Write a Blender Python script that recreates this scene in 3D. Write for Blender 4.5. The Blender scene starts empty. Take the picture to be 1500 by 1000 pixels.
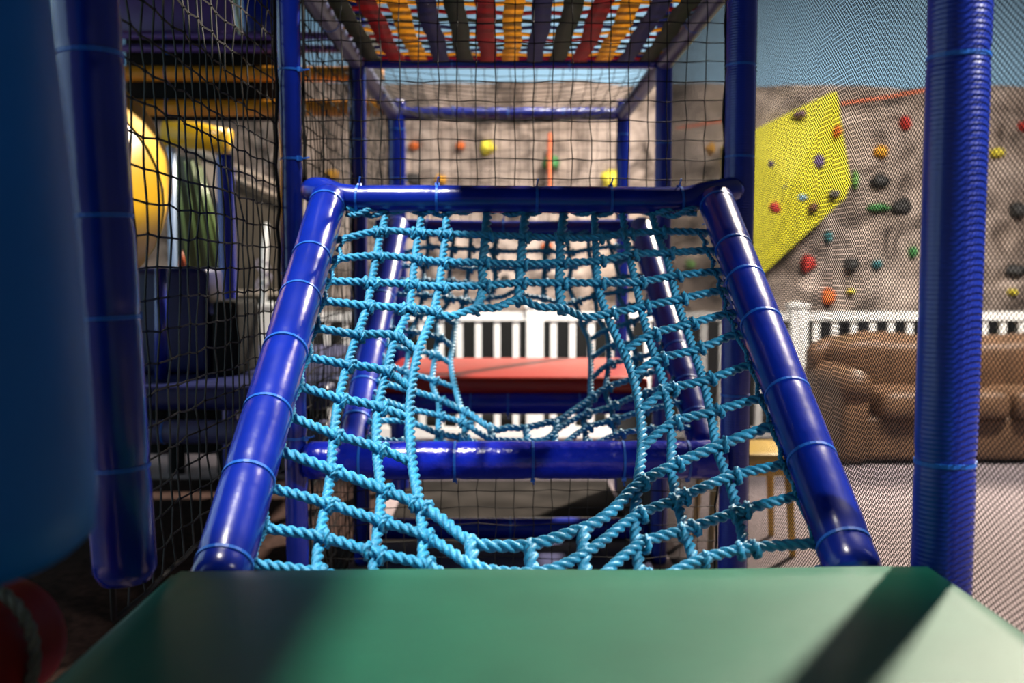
import bpy, bmesh, math, random
import numpy as np
from mathutils import Vector, Matrix, noise

random.seed(7)
SC = bpy.context.scene
COL = SC.collection

# ------------------------------------------------------------------ camera
F = 1400.0                                   # focal length in pixels of a 1500 x 1000 frame
PITCH, YAW = math.radians(4.2), math.radians(0.7)
CAM = Vector((-0.042, 0.0, 1.2))
FWD = Vector((math.sin(YAW) * math.cos(PITCH), math.cos(YAW) * math.cos(PITCH), -math.sin(PITCH)))
RGT = FWD.cross(Vector((0, 0, 1))).normalized()
UPV = RGT.cross(FWD).normalized()
cd = bpy.data.cameras.new('camera')
cam = bpy.data.objects.new('camera', cd)
COL.objects.link(cam)
m = Matrix((RGT, UPV, -FWD)).transposed().to_4x4()
m.translation = CAM
cam.matrix_world = m
cd.sensor_width = 36.0
cd.lens = F * 36.0 / 1500.0
cd.clip_start = 0.02
cd.dof.use_dof = True
cd.dof.focus_distance = 1.95
cd.dof.aperture_fstop = 2.6
SC.camera = cam

# ------------------------------------------------------------------ world, sun, exposure
w = bpy.data.worlds.new('world')
SC.world = w
w.use_nodes = True
w.node_tree.nodes['Background'].inputs[0].default_value = (0.93, 0.96, 1.0, 1)
w.node_tree.nodes['Background'].inputs[1].default_value = 0.09
sd = bpy.data.lights.new('sun', 'SUN')
sun = bpy.data.objects.new('sun', sd)
COL.objects.link(sun)
sd.energy = 13.5
sd.angle = math.radians(2.6)
sd.color = (1.0, 0.87, 0.71)
SUN_AZ, SUN_EL = (0.58, 0.81), math.radians(41)
sdir = Vector((SUN_AZ[0] * math.cos(SUN_EL), SUN_AZ[1] * math.cos(SUN_EL), math.sin(SUN_EL))).normalized()
sun.rotation_euler = sdir.to_track_quat('Z', 'Y').to_euler()
sun.location = (6, 9, 7)
# added area fill brightening the fence, sofa and rock wall; no fixtures seen
def wall_fill_light(loc, aim, size, energy):
    fd = bpy.data.lights.new('wall_fill_light', 'AREA')
    fl = bpy.data.objects.new('wall_fill_light', fd)
    COL.objects.link(fl)
    fd.shape = 'RECTANGLE'
    fd.size, fd.size_y = size
    fd.energy = energy
    fd.spread = math.radians(88)
    fd.color = (1.0, 0.94, 0.86)
    fl.location = loc
    fl.rotation_euler = (Vector(loc) - Vector(aim)).to_track_quat('Z', 'Y').to_euler()


wall_fill_light((0.8, 4.4, 4.8), (0.5, 7.6, 1.2), (1.6, 0.5), 130)
wall_fill_light((3.8, 3.8, 4.8), (3.2, 7.4, 1.1), (1.6, 0.5), 190)
def add_net_fill(loc, aim, cone, energy, soft):
    sp = bpy.data.lights.new('net_fill_spot', 'SPOT')
    so = bpy.data.objects.new('net_fill_spot', sp)
    COL.objects.link(so)
    sp.energy = energy
    sp.spot_size = math.radians(cone)
    sp.spot_blend = 0.6
    sp.shadow_soft_size = soft
    sp.color = (1.0, 0.95, 0.88)
    so.location = loc
    so.rotation_euler = (Vector(loc) - Vector(aim)).to_track_quat('Z', 'Y').to_euler()


add_net_fill((-0.75, 1.25, 4.6), (-0.1, 2.1, 1.0), 36, 1150, 0.10)      # added fill spot for the left ropes, no fixture seen
add_net_fill((2.7, 0.1, 3.1), (0.27, 1.78, 0.98), 21, 900, 0.08)        # added fill spot for the right ropes, shining through the mesh screen
vs = SC.view_settings
vs.view_transform = 'Standard'
vs.look = 'None'
vs.gamma = 1.0
vs.use_curve_mapping = False
vs.exposure = 0.25


# ------------------------------------------------------------------ helpers
def at(px, py, Y):
    """world point that stands at depth Y behind picture position (px, py)"""
    d = FWD * F + RGT * (px - 750) - UPV * (py - 500)
    return CAM + d * ((Y - CAM.y) / d.y)


def proj(p):
    d = Vector(p) - CAM
    z = d.dot(FWD)
    return 750 + F * d.dot(RGT) / z, 500 - F * d.dot(UPV) / z


MATS = {}


def mat(name, col, rough=0.5, var=0.0, scale=6.0, bump=0.0, bscale=30.0, spec=0.5, coat=0.0, col2=None, metallic=0.0, sheen=0.0):
    if name in MATS:
        return MATS[name]
    M = bpy.data.materials.new(name)
    M.use_nodes = True
    nt = M.node_tree
    b = nt.nodes['Principled BSDF']
    b.inputs['Roughness'].default_value = rough
    b.inputs['Specular IOR Level'].default_value = spec
    b.inputs['Metallic'].default_value = metallic
    b.inputs['Coat Weight'].default_value = coat
    b.inputs['Coat Roughness'].default_value = 0.15
    b.inputs['Sheen Weight'].default_value = sheen
    tc = nt.nodes.new('ShaderNodeTexCoord')
    if var > 0 or col2:
        n = nt.nodes.new('ShaderNodeTexNoise')
        n.inputs['Scale'].default_value = scale
        n.inputs['Detail'].default_value = 5
        nt.links.new(tc.outputs['Object'], n.inputs['Vector'])
        r = nt.nodes.new('ShaderNodeValToRGB')
        r.color_ramp.elements[0].position = 0.35
        r.color_ramp.elements[1].position = 0.68
        c2 = col2 if col2 else tuple(min(1, c * (1 + var)) for c in col)
        c1 = col if col2 else tuple(c * (1 - var) for c in col)
        r.color_ramp.elements[0].color = (*c1, 1)
        r.color_ramp.elements[1].color = (*c2, 1)
        nt.links.new(n.outputs['Fac'], r.inputs['Fac'])
        nt.links.new(r.outputs['Color'], b.inputs['Base Color'])
    else:
        b.inputs['Base Color'].default_value = (*col, 1)
    if bump > 0:
        n2 = nt.nodes.new('ShaderNodeTexNoise')
        n2.inputs['Scale'].default_value = bscale
        n2.inputs['Detail'].default_value = 4
        nt.links.new(tc.outputs['Object'], n2.inputs['Vector'])
        bp = nt.nodes.new('ShaderNodeBump')
        bp.inputs['Strength'].default_value = bump
        bp.inputs['Distance'].default_value = 0.02
        nt.links.new(n2.outputs['Fac'], bp.inputs['Height'])
        nt.links.new(bp.outputs['Normal'], b.inputs['Normal'])
    MATS[name] = M
    return M


def ribbed(name, col, rough):
    M = mat(name, col, rough, var=0.12, scale=5, coat=0.2)
    nt = M.node_tree
    tc = nt.nodes['Texture Coordinate']
    wv = nt.nodes.new('ShaderNodeTexWave')
    wv.bands_direction = 'Z'
    wv.inputs['Scale'].default_value = 44
    wv.inputs['Distortion'].default_value = 0.0
    nt.links.new(tc.outputs['Object'], wv.inputs['Vector'])
    bp = nt.nodes.new('ShaderNodeBump')
    bp.inputs['Strength'].default_value = 0.15
    bp.inputs['Distance'].default_value = 0.003
    nt.links.new(wv.outputs['Fac'], bp.inputs['Height'])
    nt.links.new(bp.outputs['Normal'], nt.nodes['Principled BSDF'].inputs['Normal'])
    return M


BLUE = mat('blue_vinyl', (0.002, 0.015, 0.25), 0.25, var=0.15, scale=5, bump=0.10, bscale=14, coat=0.25)
BLUE_RIB = ribbed('blue_vinyl_ribbed', (0.003, 0.022, 0.30), 0.34)
BLUE_BRIGHT = mat('bright_blue_vinyl', (0.001, 0.10, 0.46), 0.5, var=0.15, scale=3, bump=0.08, bscale=8, spec=0.2)
TIE = mat('tie_plastic', (0.01, 0.11, 0.50), 0.35)
ROPE = mat('blue_rope', (0.010, 0.27, 0.50), 0.42, var=0.18, scale=22, bump=0.25, bscale=260, sheen=0.15)
BLACKNET = mat('black_net', (0.006, 0.006, 0.007), 0.7, spec=0.2)
FINENET = mat('fine_black_net', (0.008, 0.008, 0.010), 0.8, spec=0.15)
GREEN = mat('green_vinyl', (0.004, 0.125, 0.074), 0.48, var=0.12, scale=4, bump=0.06, bscale=9, spec=0.35)
RED = mat('red_vinyl', (0.30, 0.016, 0.006), 0.3, var=0.1, scale=4, bump=0.10, bscale=16)
WHITE = mat('white_plastic', (0.80, 0.78, 0.74), 0.45)
BLACKPAD = mat('black_pad', (0.010, 0.010, 0.010), 0.85, spec=0.1)
YELLOW = mat('yellow_plastic', (0.58, 0.33, 0.004), 0.35, var=0.08, spec=0.35)
ORANGE = mat('orange_vinyl', (0.62, 0.25, 0.012), 0.35, var=0.12, scale=6)
PURPLE = mat('purple_vinyl', (0.09, 0.05, 0.22), 0.4, var=0.15)
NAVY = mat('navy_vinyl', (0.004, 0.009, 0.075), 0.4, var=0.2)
GREENP = mat('green_slide_plastic', (0.035, 0.034, 0.006), 0.35, var=0.1)


def setp(o, label=None, cat=None, group=None, kind=None):
    if label: o['label'] = label
    if cat: o['category'] = cat
    if group: o['group'] = group
    if kind: o['kind'] = kind
    return o


def empty(name, loc=(0, 0, 0)):
    o = bpy.data.objects.new(name, None)
    o.empty_display_size = 0.05
    COL.objects.link(o)
    o.location = loc
    return o


def link(name, me, parent=None, material=None, smooth=True):
    if material is not None and not me.materials:
        me.materials.append(material)
    if smooth:
        me.polygons.foreach_set('use_smooth', [True] * len(me.polygons))
    o = bpy.data.objects.new(name, me)
    COL.objects.link(o)
    if parent is not None:
        o.parent = parent
    return o


class MB:
    def __init__(s):
        s.v, s.f = [], []

    def add(s, vs_, fs_):
        k = len(s.v)
        s.v.extend([tuple(v) for v in vs_])
        s.f.extend([tuple(i + k for i in f) for f in fs_])
        return s

    def box(s, a, b):
        x0, y0, z0 = a; x1, y1, z1 = b
        return s.add([(x0, y0, z0), (x1, y0, z0), (x1, y1, z0), (x0, y1, z0), (x0, y0, z1), (x1, y0, z1), (x1, y1, z1), (x0, y1, z1)],
                     [(0, 3, 2, 1), (4, 5, 6, 7), (0, 1, 5, 4), (1, 2, 6, 5), (2, 3, 7, 6), (3, 0, 4, 7)])

    def prism(s, poly, off):
        """extrude a closed 3-D polygon along vector off"""
        n = len(poly)
        off = Vector(off)
        vs_ = [Vector(p) for p in poly] + [Vector(p) + off for p in poly]
        fs_ = [tuple(range(n))[::-1], tuple(range(n, 2 * n))] + [(i, (i + 1) % n, n + (i + 1) % n, n + i) for i in range(n)]
        return s.add(vs_, fs_)

    def tube(s, pts, r, n=12, cap=True):
        pts = [Vector(p) for p in pts]
        rs = r if isinstance(r, (list, tuple)) else [r] * len(pts)
        t0 = (pts[1] - pts[0]).normalized()
        u = t0.orthogonal().normalized()
        vs_, fs_ = [], []
        for i, p in enumerate(pts):
            t = (pts[min(i + 1, len(pts) - 1)] - pts[max(i - 1, 0)]).normalized()
            u = (u - t * u.dot(t)).normalized()
            v = t.cross(u)
            for k in range(n):
                a = 2 * math.pi * k / n
                vs_.append(p + (u * math.cos(a) + v * math.sin(a)) * rs[i])
        for i in range(len(pts) - 1):
            for k in range(n):
                a, b = i * n + k, i * n + (k + 1) % n
                fs_.append((a, b, b + n, a + n))
        if cap:
            fs_.append(tuple(range(n))[::-1])
            fs_.append(tuple(range((len(pts) - 1) * n, len(pts) * n)))
        return s.add(vs_, fs_)

    def mesh(s, name):
        me = bpy.data.meshes.new(name)
        me.from_pydata(s.v, [], s.f)
        me.update()
        return me

    def build(s, name, material, parent=None, smooth=False):
        return link(name, s.mesh(name), parent, material, smooth)


def rbox_mesh(name, a, b, bev=0.02, seg=3):
    bm = bmesh.new()
    x0, y0, z0 = a; x1, y1, z1 = b
    bmesh.ops.create_cube(bm, size=1.0)
    for v in bm.verts:
        v.co = Vector(((x0 + x1) / 2 + v.co.x * (x1 - x0), (y0 + y1) / 2 + v.co.y * (y1 - y0), (z0 + z1) / 2 + v.co.z * (z1 - z0)))
    if bev > 0:
        bmesh.ops.bevel(bm, geom=bm.edges[:], offset=bev, segments=seg, profile=0.5, affect='EDGES')
    me = bpy.data.meshes.new(name)
    bm.to_mesh(me); bm.free()
    return me


def rbox(name, a, b, material, parent=None, bev=0.02, seg=3):
    return link(name, rbox_mesh(name, a, b, bev, seg), parent, material, True)


def pillow_mesh(name, c, s, e1=0.35, e2=0.35, nu=28, nv=16, lump=0.0, seed=0):
    """superellipsoid cushion"""
    def pw(x, e): return math.copysign(abs(x) ** e, x)
    vs_, fs_ = [], []
    for j in range(nv + 1):
        p = -math.pi / 2 + math.pi * j / nv
        for i in range(nu):
            t = 2 * math.pi * i / nu
            v = Vector((s[0] * pw(math.cos(p), e1) * pw(math.cos(t), e2), s[1] * pw(math.cos(p), e1) * pw(math.sin(t), e2), s[2] * pw(math.sin(p), e1)))
            if lump:
                v *= 1 + lump * noise.noise(v * 6 + Vector((seed, 0, 0)))
            vs_.append(Vector(c) + v)
    for j in range(nv):
        for i in range(nu):
            a, b = j * nu + i, j * nu + (i + 1) % nu
            fs_.append((a, b, b + nu, a + nu))
    me = bpy.data.meshes.new(name)
    me.from_pydata([tuple(v) for v in vs_], [], fs_)
    me.update()
    return me


def smooth_path(pts, step):
    P = np.array([tuple(p) for p in pts], float)
    Q = np.vstack([2 * P[0] - P[1], P, 2 * P[-1] - P[-2]])
    out = []
    for i in range(1, len(Q) - 2):
        p0, p1, p2, p3 = Q[i - 1], Q[i], Q[i + 1], Q[i + 2]
        n = max(4, int(np.linalg.norm(p2 - p1) / step) + 1)
        t = np.linspace(0, 1, n, endpoint=False)[:, None]
        out.append(0.5 * ((2 * p1) + (-p0 + p2) * t + (2 * p0 - 5 * p1 + 4 * p2 - p3) * t ** 2 + (-p0 + 3 * p1 - 3 * p2 + p3) * t ** 3))
    out.append(Q[-2][None, :])
    D = np.vstack(out)
    s = np.concatenate([[0], np.cumsum(np.linalg.norm(np.diff(D, axis=0), axis=1))])
    n = max(3, int(s[-1] / step) + 1)
    si = np.linspace(0, s[-1], n)
    return np.stack([np.interp(si, s, D[:, k]) for k in range(3)], 1), si


def rope_mesh(name, pts, D=0.021, pitch=0.052, step=0.0055, nper=6):
    """three-strand twisted rope swept along a path: real helical strands"""
    C, s = smooth_path(pts, step)
    T = np.gradient(C, axis=0)
    T /= np.linalg.norm(T, axis=1)[:, None]
    n = 3 * nper
    R = D / 2
    d, q = 0.50 * R, 0.50 * R
    ph = np.linspace(-math.pi / 3, math.pi / 3, nper, endpoint=False)
    rr = d * np.cos(ph) + np.sqrt(q * q - (d * np.sin(ph)) ** 2)
    th = np.concatenate([ph + k * 2 * math.pi / 3 for k in range(3)])
    rr = np.tile(rr, 3)
    u = np.cross(T[0], [0.3, 0.5, 0.8]); u /= np.linalg.norm(u)
    V = np.zeros((len(C), n, 3))
    ang0 = random.random() * 6.28
    for i in range(len(C)):
        u = u - T[i] * u.dot(T[i]); u /= np.linalg.norm(u)
        v = np.cross(T[i], u)
        a = th + ang0 + 2 * math.pi * s[i] / pitch
        V[i] = C[i] + (np.cos(a)[:, None] * u + np.sin(a)[:, None] * v) * rr[:, None]
    i = np.arange(len(C) - 1)[:, None] * n
    k = np.arange(n)[None, :]
    a = i + k; b = i + (k + 1) % n
    fs_ = np.stack([a, b, b + n, a + n], 2).reshape(-1, 4).tolist()
    m_ = len(C)
    fs_.append(list(range(n))[::-1]); fs_.append(list(range((m_ - 1) * n, m_ * n)))
    me = bpy.data.meshes.new(name)
    me.from_pydata(V.reshape(-1, 3).tolist(), [], fs_)
    me.update()
    return me


def frame_of(axis):
    axis = Vector(axis).normalized()
    u = axis.orthogonal().normalized()
    if abs(axis.z) < 0.95:
        u = Vector((0, 0, 1)).cross(axis).normalized()
    return u, axis.cross(u).normalized(), axis


TIE_MESH = {}


def tie_mesh(r):
    key = round(r, 4)
    if key in TIE_MESH: return TIE_MESH[key]
    mb = MB()
    n = 28
    prof = [(r * 0.985, -0.0035), (r * 1.045, -0.0030), (r * 1.045, 0.0030), (r * 0.985, 0.0035)]
    vs_, fs_ = [], []
    for i in range(n):
        a = 2 * math.pi * i / n
        for (q, z) in prof:
            vs_.append((q * math.cos(a), q * math.sin(a), z))
    for i in range(n):
        for k in range(4):
            a, b = i * 4 + k, i * 4 + (k + 1) % 4
            c, d = ((i + 1) % n) * 4 + (k + 1) % 4, ((i + 1) % n) * 4 + k
            fs_.append((a, d, c, b))
    mb.add(vs_, fs_)
    mb.box((r * 1.0, -0.006, -0.006), (r * 1.0 + 0.009, 0.006, 0.006))       # locking head
    mb.tube([(r + 0.005, 0.004, 0), (r + 0.008, 0.016, 0.001), (r + 0.016, 0.026, 0.004)], 0.0022, 5)
    me = mb.mesh('cable_tie')
    me.materials.append(TIE)
    TIE_MESH[key] = me
    return me


def padded(name, label, cat, path, r, material=BLUE, ties=(), group=None, n=28, tie_rot=None, base=None):
    """foam sleeved tube: a sleeve nipped in by cable ties; ties are lengths along the path"""
    path = [Vector(p) for p in path]
    root = empty(name, path[0])
    C, s = smooth_path(path, 0.018) if len(path) > 2 else (None, None)
    if C is None:
        L = (path[1] - path[0]).length
        k = max(4, int(L / 0.018))
        s = np.linspace(0, L, k + 1)
        C = np.array([tuple(path[0].lerp(path[1], x / L)) for x in s])
    sd_ = random.random() * 50
    rs = []
    for q in s:
        f = 1 + 0.018 * noise.noise(Vector((q * 9, sd_, 0)))
        for t in ties:
            f -= 0.055 * math.exp(-((q - t) / 0.012) ** 2)
        rs.append(r * f)
    rs[0] *= 0.82; rs[-1] *= 0.82
    rel = [Vector(c) - path[0] for c in C]
    MB().tube(rel, rs, n).build('foam_sleeve', material, root, True)
    root['kind'] = 'thing'
    for t in ties:
        i = int(np.searchsorted(s, t)); i = min(max(i, 1), len(s) - 1)
        ax = (rel[i] - rel[i - 1]).normalized()
        u, v, a = frame_of(ax)
        rot = random.random() * 6.28 if tie_rot is None else tie_rot + random.uniform(-0.3, 0.3)
        o = link('cable_tie', tie_mesh(r * 0.965), root, None, False)
        M = Matrix((u, v, a)).transposed().to_4x4() @ Matrix.Rotation(rot, 4, 'Z')
        M.translation = rel[i - 1].lerp(rel[i], (t - s[i - 1]) / (s[i] - s[i - 1]))
        o.matrix_local = M
    setp(root, label, cat, group)
    return root


def along_py(A, B, pys):
    """lengths from A on segment AB that stand at picture heights pys"""
    A, B = Vector(A), Vector(B)
    out = []
    for py in pys:
        lo, hi = 0.0, 1.0
        up = proj(B)[1] < proj(A)[1]
        for _ in range(30):
            mid = (lo + hi) / 2
            y = proj(A.lerp(B, mid))[1]
            if (y > py) == up: lo = mid
            else: hi = mid
        out.append((A - B).length * (lo + hi) / 2)
    return out


# ------------------------------------------------------------------ setting
def carpet_mat():
    return mat('carpet', (0.25, 0.205, 0.215), 0.95, var=0.12, scale=40, bump=0.4, bscale=300, spec=0.1)


setp(MB().box((-6, -3, -0.05), (9, 10, 0)).build('floor', carpet_mat()), 'pale grey carpet floor of the hall', None, None, 'structure')


def rock_mat():
    M = bpy.data.materials.new('painted_rock')
    M.use_nodes = True
    nt = M.node_tree
    b = nt.nodes['Principled BSDF']
    b.inputs['Roughness'].default_value = 0.9
    b.inputs['Specular IOR Level'].default_value = 0.2
    tc = nt.nodes.new('ShaderNodeTexCoord')
    n1 = nt.nodes.new('ShaderNodeTexNoise'); n1.inputs['Scale'].default_value = 2.6; n1.inputs['Detail'].default_value = 8; n1.inputs['Roughness'].default_value = 0.65; n1.inputs['Distortion'].default_value = 0.8
    n2 = nt.nodes.new('ShaderNodeTexNoise'); n2.inputs['Scale'].default_value = 0.7; n2.inputs['Detail'].default_value = 3
    r1 = nt.nodes.new('ShaderNodeValToRGB')
    e = r1.color_ramp.elements
    e[0].position = 0.34; e[0].color = (0.055, 0.043, 0.038, 1)
    e[1].position = 0.66; e[1].color = (0.60, 0.50, 0.44, 1)
    k = e.new(0.47); k.color = (0.30, 0.245, 0.215, 1)
    r2 = nt.nodes.new('ShaderNodeValToRGB')
    r2.color_ramp.elements[0].position = 0.35; r2.color_ramp.elements[0].color = (0.75, 0.68, 0.62, 1)
    r2.color_ramp.elements[1].position = 0.65; r2.color_ramp.elements[1].color = (1, 0.97, 0.95, 1)
    mx = nt.nodes.new('ShaderNodeMix'); mx.data_type = 'RGBA'; mx.blend_type = 'MULTIPLY'; mx.inputs[0].default_value = 1
    for n in (n1, n2): nt.links.new(tc.outputs['Object'], n.inputs['Vector'])
    nt.links.new(n1.outputs['Fac'], r1.inputs['Fac']); nt.links.new(n2.outputs['Fac'], r2.inputs['Fac'])
    nt.links.new(r1.outputs['Color'], mx.inputs[6]); nt.links.new(r2.outputs['Color'], mx.inputs[7])
    nt.links.new(mx.outputs[2], b.inputs['Base Color'])
    bp = nt.nodes.new('ShaderNodeBump'); bp.inputs['Strength'].default_value = 0.6; bp.inputs['Distance'].default_value = 0.06
    nt.links.new(n1.outputs['Fac'], bp.inputs['Height']); nt.links.new(bp.outputs['Normal'], b.inputs['Normal'])
    return M


WALL_Y = 9.2


def rock_depth(x, z):
    v = Vector((x * 0.55, z * 0.55, 3.1))
    a = noise.cell(Vector((x * 0.8 + 0.35 * z, z * 0.9 - 0.2 * x, 1.0)))
    return 0.16 * noise.noise(v) + 0.10 * noise.noise(Vector((x * 1.9, z * 1.9, 7))) + 0.05 * noise.noise(Vector((x * 5, z * 5, 9))) + 0.03 * a


def rock_wall():
    nx, nz = 190, 56
    x0, x1, z0 = -5.5, 7.5, 0.0
    vs_, fs_ = [], []
    for j in range(nz + 1):
        for i in range(nx + 1):
            x = x0 + (x1 - x0) * i / nx
            top = 2.98 + 0.05 * noise.noise(Vector((x * 1.2, 4, 0))) - 0.012 * max(0, x - 2)
            z = z0 + (top - z0) * j / nz
            vs_.append((x, WALL_Y - rock_depth(x, z), z))
    k = len(vs_)
    for i in range(nx + 1):       # top ledge back to the hall wall
        v = vs_[nz * (nx + 1) + i]
        vs_.append((v[0], WALL_Y + 0.3, v[2]))
    n = nx + 1
    for j in range(nz):
        for i in range(nx):
            a = j * n + i
            fs_.append((a, a + 1, a + 1 + n, a + n))
    for i in range(nx):
        a = nz * n + i
        fs_.append((a, a + 1, k + i + 1, k + i))
    me = bpy.data.meshes.new('wall_back')
    me.from_pydata(vs_, [], fs_); me.update()
    o = link('wall_back', me, None, rock_mat(), False)
    return setp(o, 'faceted grey artificial rock climbing wall at the back of the hall', None, None, 'structure')


wall = rock_wall()
UPPER = mat('pale_blue_paint', (0.30, 0.52, 0.72), 0.85, var=0.04, scale=0.6)
setp(MB().box((-6, 9.5, 0), (9, 9.65, 4.6)).build('wall_upper', UPPER), 'smooth pale blue hall wall rising above the rock', None, None, 'structure')
setp(MB().box((-6.15, -3, 0), (-6, 9.65, 4.6)).build('wall_left', UPPER), 'pale blue side wall of the hall', None, None, 'structure')

# yellow painted facet on the rock
YFAC = mat('yellow_facet_paint', (0.62, 0.56, 0.02), 0.7, var=0.06, scale=3, bump=0.2, bscale=40)
fy = 8.72
yp = [at(x, y, fy) for (x, y) in ((1072, 206), (1216, 136), (1226, 134), (1246, 268), (1238, 290), (1110, 408), (1078, 380))]
cen = at(1160, 265, fy - 0.16)
mb = MB()
n_ = len(yp)
mb.add([*yp, cen, *[p + Vector((0, 0.7, 0)) for p in yp]], [(i, (i + 1) % n_, n_) for i in range(n_)] + [(i, n_ + 1 + i, n_ + 1 + (i + 1) % n_, (i + 1) % n_) for i in range(n_)])
yo = mb.build('yellow_facet', YFAC, wall)
yo['label'] = 'bright yellow painted facet standing proud of the rock'
TAPE = mat('orange_tape', (0.75, 0.16, 0.06), 0.6)
for pts in (((1114, 196), (1212, 146)), ((1232, 152), (1300, 142), (1362, 131)), ((990, 188), (1066, 176))):
    P = [at(x, y, 8.78) for x, y in pts]
    MB().tube(P, 0.012, 6).build('route_tape', TAPE, wall)
P = [at(806, 195, 8.9), at(805, 232, 8.9), at(807, 300, 8.9)]
MB().tube(P, 0.022, 8).build('route_tape', TAPE, wall)

# climbing holds: px, py, half width px, half height px, colour, label
HC = {'red': (0.55, 0.04, 0.03), 'orange': (0.75, 0.16, 0.03), 'amber': (0.80, 0.38, 0.03), 'yellow': (0.75, 0.62, 0.05), 'dark': (0.035, 0.032, 0.03),
      'green': (0.05, 0.22, 0.06), 'lime': (0.16, 0.36, 0.08), 'teal': (0.06, 0.24, 0.26), 'purple': (0.14, 0.09, 0.20), 'grey': (0.16, 0.14, 0.13),
      'sky': (0.22, 0.38, 0.52), 'brown': (0.16, 0.07, 0.035), 'mauve': (0.22, 0.12, 0.16)}
HOLDS = [
    (1326, 180, 8, 10, 'red', 'red climbing hold high on the rock right of the yellow facet'),
    (1290, 222, 10, 9, 'amber', 'amber climbing hold below the high red one'),
    (1288, 264, 13, 10, 'dark', 'dark wedge climbing hold between the amber hold and a round black hold'),
    (1322, 304, 14, 14, 'dark', 'round black climbing hold beside the dark green banana hold'),
    (1286, 304, 16, 6, 'green', 'dark green banana-shaped climbing hold'),
    (1252, 264, 5, 13, 'lime', 'tall thin lime climbing hold beside the yellow facet edge'),
    (1226, 192, 5, 9, 'orange', 'orange climbing hold on the upper edge of the yellow facet'),
    (1198, 237, 8, 12, 'purple', 'large purple climbing hold in the yellow facet'),
    (1128, 242, 6, 6, 'purple', 'small purple climbing hold at the inner side of the yellow facet'),
    (1146, 275, 6, 6, 'grey', 'small grey climbing hold in the middle of the yellow facet'),
    (1173, 289, 8, 6, 'sky', 'pale blue climbing hold on the yellow facet'),
    (1191, 304, 8, 8, 'brown', 'brown climbing hold near the lower edge of the yellow facet'),
    (1222, 284, 8, 6, 'grey', 'grey slanting climbing hold at the lower corner of the yellow facet'),
    (1133, 304, 10, 11, 'red', 'round red climbing hold low on the yellow facet'),
    (1172, 168, 9, 6, 'mauve', 'mauve climbing hold near the top of the yellow facet'),
    (1181, 258, 4, 4, 'amber', 'tiny amber climbing hold above the pale blue one'),
    (1213, 347, 6, 9, 'teal', 'teal drop-shaped climbing hold under the yellow facet'),
    (1183, 386, 11, 12, 'red', 'red triangular climbing hold above the orange egg-shaped hold'),
    (1213, 435, 10, 13, 'orange', 'orange egg-shaped climbing hold just above the white fence'),
    (1247, 387, 12, 11, 'dark', 'black climbing hold right of the red triangular one'),
    (1284, 387, 7, 6, 'teal', 'small teal climbing hold right of the lower black hold'),
    (1336, 370, 6, 9, 'green', 'green climbing hold against the edge of the nearest post'),
    (1246, 427, 6, 4, 'yellow', 'small yellow climbing hold right of the orange egg-shaped hold'),
    (1460, 224, 10, 7, 'yellow', 'yellow climbing hold high on the rock beyond the nearest post'),
    (1490, 308, 13, 13, 'dark', 'black climbing hold at the picture edge above the sofa'),
    (1497, 186, 6, 7, 'red', 'red climbing hold at the picture edge near the wall top'),
    (1488, 396, 16, 9, 'dark', 'wide dark climbing hold low at the picture edge'),
    (1482, 428, 6, 5, 'yellow', 'small yellow climbing hold low above the sofa'),
    (606, 214, 8, 6, 'orange', 'orange climbing hold seen just right of the far blue post'),
    (675, 214, 7, 6, 'orange', 'orange climbing hold beside the round yellow-green hold'),
    (714, 216, 11, 10, 'yellow', 'round yellow climbing hold seen above the rope net'),
    (604, 263, 11, 10, 'dark', 'dark pocket climbing hold behind the net top bar'),
    (645, 263, 9, 7, 'amber', 'amber climbing hold above the net top bar'),
    (895, 263, 14, 16, 'yellow', 'large yellow block climbing hold above the net top bar'),
    (808, 238, 12, 10, 'green', 'dark green climbing hold behind the orange tape line'),
    (487, 255, 10, 7, 'amber', 'amber climbing hold seen past the second post at left'),
    (1041, 218, 7, 8, 'amber', 'amber climbing hold between the two posts at right'),
    (1011, 388, 7, 8, 'lime', 'lime climbing hold seen between the two inclined tubes'),
    (740, 408, 7, 6, 'dark', 'small dark climbing hold seen through the upper meshes'),
    (800, 360, 8, 5, 'orange', 'flat orange climbing hold seen through the upper meshes'),
]
for i, (px, py, hw, hh, c, lab) in enumerate(HOLDS):
    Y = WALL_Y - 0.12
    on_y = 1115 < px < 1240 and py < 305 and px - 1115 > -5 and 'yellow facet' in lab
    p = at(px, py, Y)
    if on_y:
        Yh = 8.66
    else:
        Yh = WALL_Y - rock_depth(p.x, p.z) - 0.02
    p = at(px, py, Yh)
    sc = Yh / F
    bm = bmesh.new()
    bmesh.ops.create_icosphere(bm, subdivisions=3, radius=1.0)
    for v in bm.verts:
        f = 1 + 0.35 * noise.noise(v.co * 1.3 + Vector((i * 3.7, 0, 0)))
        v.co = Vector((v.co.x * hw * sc * f, v.co.y * 0.085 * f, v.co.z * hh * sc * f))
    me = bpy.data.meshes.new('climbing_hold'); bm.to_mesh(me); bm.free()
    o = link('climbing_hold', me, None, mat('hold_' + c, HC[c], 0.6, bump=0.3, bscale=60))
    o.location = p
    setp(o, lab, 'climbing hold', 'climbing holds on the rock wall')

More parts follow.
